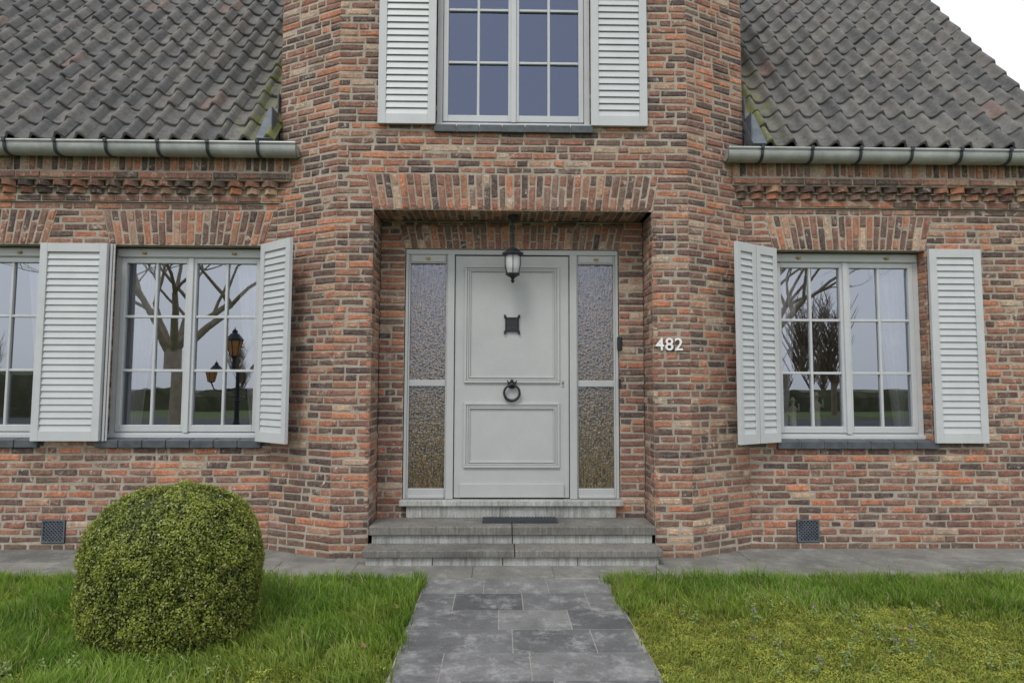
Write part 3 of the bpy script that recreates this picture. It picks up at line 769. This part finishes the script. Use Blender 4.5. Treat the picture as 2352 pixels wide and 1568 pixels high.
n=150000; x=np.concatenate([rng.uniform(.66,3.6,n),rng.uniform(-3.6,-.65,n//2)]); y=np.concatenate([rng.uniform(-2.6,-.7,n),rng.uniform(-2.6,-1.1,n//2)])
mv=mossR(x,y)+mossL(x,y)
k=(rng.random(len(x))<mv)&(((x-bc[0])**2+(y-bc[1])**2)>.38**2); x=x[k];y=y[k]; n=len(x)
hum=fbm(x,y,9,13)
z=rng.uniform(.2,1,n)*(.006+.085*np.clip(hum-.3,0,1)*1.2)
cc=np.array([.30,.35,.065])*(.4+1.05*hum[:,None])*(1+.6*(rng.random((n,1))-.5))+np.array([.08,.02,.0])*rng.random((n,1))
leaves(np.stack([x,y,z],1),np.tile([0,0,1.2],(n,1)),rng.uniform(.006,.014,n),rng.uniform(.005,.009,n),cc,'moss_and_chickweed',attr_mat('chickweed',.7,.3),LW)
FLV=MB()
for (x,y) in ((-.95,-.95),(-1.1,-1.55),(-.72,-1.3),(1.35,-1.9),(2.6,-1.3),(1.9,-1.05),(-.8,-1.9),(3.1,-1.5),(2.1,-1.7)):
    for j in range(3):
        M=Matrix.Translation((x+random.uniform(-.02,.02),y,.05+random.uniform(0,.02)))@Euler((random.uniform(-.9,.9),random.uniform(-.9,.9),random.uniform(0,6))).to_matrix().to_4x4()
        P=[M@Vector(p) for p in ((-.018,0,0),(0,-.010,.004),(.018,0,0),(0,.010,.004))]; FLV.quad(*P)
FLV.build('fallen_leaves',simple('dead_leaf',srgb(120,90,66),srgb(150,116,84),30,.8,0),LW)
# weeds
Wd=MB(); Wf=MB()
for k in range(62):
    if k<46: x=random.uniform(1.0,3.0); y=random.uniform(-2.2,-1.2)
    else: x=random.uniform(-2.5,-1.4); y=random.uniform(-2.2,-2.08)
    hh=random.uniform(.05,.13); lx=random.uniform(-.02,.02)
    Wd.tube([(x,y,0),(x+lx,y,hh*.6),(x+lx*1.5,y,hh)],[.002,.0017,.001],4)
    for j in range(10):
        zz=hh*(.25+.75*j/9); a=random.uniform(0,6.28); r=.012+.014*(1-j/9)
        bx_,by_=x+lx*j/9,y
        Wd.quad((bx_,by_,zz),(bx_+r*math.cos(a-.4),by_+r*math.sin(a-.4),zz+.004),(bx_+1.6*r*math.cos(a),by_+1.6*r*math.sin(a),zz-.004),(bx_+r*math.cos(a+.4),by_+r*math.sin(a+.4),zz+.004))
    if k%6==0 and k<46:
        for j in range(4): Wf.lathe([(0,hh-.006),(.004,hh),(.003,hh+.006),(0,hh+.009)],x+lx*1.5+random.uniform(-.009,.009),y+random.uniform(-.009,.009),5)
WE=empty('weeds'); Wd.build('weed_leaves',simple('weed_leaf',srgb(106,126,70),srgb(130,146,88),20,.7,0),WE); Wf.build('purple_flowers',simple('purple_flower',srgb(110,84,124),srgb(130,96,140),20,.7,0),WE)

# ------------------------------------------------------------ boxwood
BW=empty('boxwood_bush'); R0=.445; zb=.36; zt=.815
def brad(z):
    up=np.clip((z-zb)/(zt-zb),0,1); lo=np.clip((zb-z)/zb,0,1)
    return np.where(z>zb,R0*(1-up**2.6)**(1/2.35),R0*(1-.10*lo**2))
nB=85000
zz=np.linspace(0.0,zt,800); rr=brad(zz); ds=np.hypot(np.diff(zz),np.diff(rr)); wt=ds*(rr[1:]+rr[:-1])/2; cw=np.cumsum(wt)/wt.sum()
u=rng.random(nB); zi=np.interp(u,np.concatenate([[0],cw]),zz); ri=brad(zi); th=rng.uniform(0,2*np.pi,nB)
e=1e-3; dr=(brad(np.minimum(zi+e,zt))-brad(np.maximum(zi-e,0)))/(2*e); nrm=np.stack([np.cos(th),np.sin(th),-dr],1); nrm/=np.linalg.norm(nrm,axis=1)[:,None]
lump=.026*(vnoise(th*2.2+10,zi*6,1.0,31)-.5)+.036*(vnoise(th*9+3,zi*22,1.0,32)-.5)
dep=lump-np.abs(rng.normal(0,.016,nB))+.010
spr=rng.random(nB)<.02; dep=np.where(spr,dep+rng.uniform(0,.02,nB),dep)
P=np.stack([bc[0]+ri*np.cos(th),bc[1]+ri*np.sin(th),zi],1)+nrm*dep[:,None]
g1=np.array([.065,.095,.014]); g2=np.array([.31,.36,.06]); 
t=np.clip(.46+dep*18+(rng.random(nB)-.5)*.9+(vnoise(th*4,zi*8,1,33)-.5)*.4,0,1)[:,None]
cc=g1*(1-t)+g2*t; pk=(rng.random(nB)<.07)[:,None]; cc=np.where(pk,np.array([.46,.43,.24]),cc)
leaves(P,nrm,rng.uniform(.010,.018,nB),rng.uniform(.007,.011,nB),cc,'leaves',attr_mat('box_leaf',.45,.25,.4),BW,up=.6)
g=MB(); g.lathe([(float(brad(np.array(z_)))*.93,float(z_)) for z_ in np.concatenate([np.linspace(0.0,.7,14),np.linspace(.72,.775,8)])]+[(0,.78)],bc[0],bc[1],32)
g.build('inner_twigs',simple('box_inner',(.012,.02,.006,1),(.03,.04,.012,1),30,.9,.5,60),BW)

# ------------------------------------------------------------ across the garden (seen in the panes)
def tree(name,x,y,r0,hfork,H,seed,levels=5,lean=(0,0)):
    rd=random.Random(seed); T_=MB(); Tw=MB()
    def grow(p,d,L,r,lv):
        k=4 if lv>2 else 3; pts=[p]; rs=[r]; q=Vector(p); dd=Vector(d)
        for i in range(k):
            dd=(dd+Vector((rd.uniform(-1,1),rd.uniform(-1,1),rd.uniform(-.6,.9)))*(.16+.05*(levels-lv))).normalized()
            q=q+dd*L/k; pts.append(tuple(q)); rs.append(r*(1-.42*(i+1)/k))
        (T_ if lv>=levels-2 else Tw).tube(pts,rs,9 if lv>=levels-1 else (5 if lv>1 else 3),False)
        if lv<=0: return
        nb=rd.choice([3,3,4]) if lv>1 else 4
        for i in range(nb):
            a=rd.uniform(0,6.28); sp=rd.uniform(.35,.85); t=Vector((math.cos(a),math.sin(a),rd.uniform(-.1,.4)))
            nd=(dd*(1-sp*.5)+t*sp).normalized()
            src=Vector(pts[-1]) if i<2 else Vector(pts[rd.choice([-1,-2])])
            grow(tuple(src),nd,L*rd.uniform(.62,.85),rs[-1]*rd.uniform(.62,.85),lv-1)
    T_.tube([(x,y,-.1),(x,y,.25),(x+lean[0]*.3,y,hfork*.5),(x+lean[0]*.6,y,hfork)],[r0*1.5,r0*1.08,r0*.95,r0*.9],12)
    for i in range(5):
        a=i*1.257+rd.uniform(-.4,.4); grow((x+lean[0]*.6,y,hfork-.1-.1*i),Vector((math.cos(a)*.75,math.sin(a)*.55,1)).normalized(),H*.22,r0*.5,levels)
    e=empty(name); T_.build('trunk_and_limbs',M_bark,e,smooth=True); Tw.build('twigs',M_twig,e); return e
tree('bare_tree',-10.0,-14.0,.27,2.5,10,3)
tree('bare_tree',8.2,-14.5,.27,2.6,10,9)
DT=MB(); rd=random.Random(5)
def small(x,y,H):
    DT.tube([(x,y,0),(x,y,H*.5)],[.16,.1],5,False)
    for k in range(70):
        z0=H*rd.uniform(.15,.6); a=rd.uniform(0,6.28); l=H*rd.uniform(.15,.35)
        p=Vector((x,y,z0)); q=p+Vector((math.cos(a)*l*.5,math.sin(a)*l*.5,l)); DT.tube([tuple(p),tuple(q)],[.05,.015],3,False)
        for j in range(4):
            b=rd.uniform(0,6.28); m=p.lerp(q,rd.uniform(.4,1)); l2=l*.5; DT.tube([tuple(m),tuple(m+Vector((math.cos(b)*l2*.5,math.sin(b)*l2*.5,l2)))],[.018,.008],3,False)
for k in range(26): small(-60+k*5+rd.uniform(-2,2),-48+rd.uniform(-6,6),rd.uniform(4,6))
for (x_,y_,H_) in ((15.2,-26,6.5),(17.0,-27,7),(12.6,-30,5)): small(x_,y_,H_)
top('distant_trees',DT,M_twig)
HG=MB()
def hedge(x0,x1,y0,y1,h):
    nx=int((x1-x0)/.5); i=len(HG.v)
    pr=[(y0,0),(y0,h*.7),(y0+.1,h),((y0+y1)/2,h*1.05),(y1-.1,h),(y1,h*.7),(y1,0)]
    for k in range(nx+1):
        for p,q in pr: HG.v.append((x0+(x1-x0)*k/nx,p+rd.uniform(-.12,.12),q*(1+rd.uniform(-.08,.08))))
    for k in range(nx):
        for j in range(6):
            a=i+k*7+j; HG.f.append((a,a+1,a+8,a+7))
hedge(-90,90,-36,-33,1.2); hedge(-34,-20,-24.5,-23.5,1.9)
top('hedge',HG,M_hedge)
# street lamp
SL=empty('street_lamp'); sx_,sy_=-6.62,-10.0
g=MB(); g.lathe([(.13,0),(.13,.12),(.09,.18),(.08,.5),(.06,.56),(.055,1.0),(.07,1.03),(.05,1.08),(.042,2.05),(.06,2.08),(.04,2.14),(.03,2.3)],sx_,sy_,12)
am=MB()
def lant(x,y,z,s):
    am.lathe([(.03*s,z),(.09*s,z+.02*s),(.085*s,z+.03*s)],x,y,6)
    gl_.lathe([(.085*s,z+.03*s),(.15*s,z+.33*s)],x,y,6)
    am.lathe([(.17*s,z+.33*s),(.17*s,z+.35*s),(.08*s,z+.46*s),(.05*s,z+.48*s),(.05*s,z+.52*s),(.01*s,z+.56*s),(0,z+.62*s)],x,y,6)
    for k in range(6):
        t=2*math.pi*(k+.5)/6; am.tube([(x+.087*s*math.cos(t),y+.087*s*math.sin(t),z+.03*s),(x+.153*s*math.cos(t),y+.153*s*math.sin(t),z+.33*s)],[.009*s]*2,5)
gl_=MB(); lant(sx_,sy_,2.08,1.25)
for sg in (-1,1):
    pts=[(sx_+sg*.04,sy_,1.35),(sx_+sg*.25,sy_,1.28),(sx_+sg*.48,sy_,1.34),(sx_+sg*.55,sy_,1.5)]
    am.tube(pts,[.02,.017,.016,.02],6); am.tube([(sx_+sg*.05,sy_,1.15),(sx_+sg*.2,sy_,1.12),(sx_+sg*.3,sy_,1.27),(sx_+sg*.2,sy_,1.33)],[.014]*4,6)
    lant(sx_+sg*.55,sy_,1.5,.9)
g.build('post',M_iron,SL); am.build('arms',M_iron,SL); gl_.build('lamp_glass',M_lampglass,SL)

# ------------------------------------------------------------ light: bright overcast
EL,RO=55,205
w=bpy.data.worlds.new('World'); scene.world=w; w.use_nodes=True; nt=w.node_tree
bg=nt.nodes['Background']; sk=N(nt,'ShaderNodeTexSky'); sk.sky_type='NISHITA'; sk.sun_disc=False
sk.sun_elevation=rad(EL); sk.sun_rotation=rad(RO); sk.air_density=1.0; sk.dust_density=3; sk.ozone_density=1
hs=N(nt,'ShaderNodeHueSaturation'); hs.inputs['Saturation'].default_value=.4; nt.links.new(sk.outputs[0],hs.inputs['Color'])
cl_=mix(nt,.75,hs.outputs[0],(8.2,8.35,8.8,1))   # cloud deck veiling the clear sky
nt.links.new(cl_,bg.inputs[0]); bg.inputs[1].default_value=.15
sl=bpy.data.lights.new('sun','SUN'); sl.energy=1.5; sl.angle=rad(16); sl.color=(1,.975,.94); so=bpy.data.objects.new('sun',sl); scene.collection.objects.link(so)
sd=Vector((math.sin(rad(RO))*math.cos(rad(EL)),math.cos(rad(RO))*math.cos(rad(EL)),math.sin(rad(EL))))
so.rotation_euler=(-sd).to_track_quat('-Z','Y').to_euler()

# ------------------------------------------------------------ camera
cd=bpy.data.cameras.new('camera'); cam=bpy.data.objects.new('camera',cd); scene.collection.objects.link(cam)
cd.sensor_width=36; cd.lens=1500/2352*36; cd.clip_end=2000; cd.clip_start=.05
R=Matrix.Rotation(rad(-1.1),3,'Z')@Matrix.Rotation(rad(90+4.04),3,'X')@Matrix.Rotation(rad(0.2),3,'Z')
cam.matrix_world=Matrix.Translation((-.11,-5.36,1.38))@R.to_4x4()
scene.camera=cam
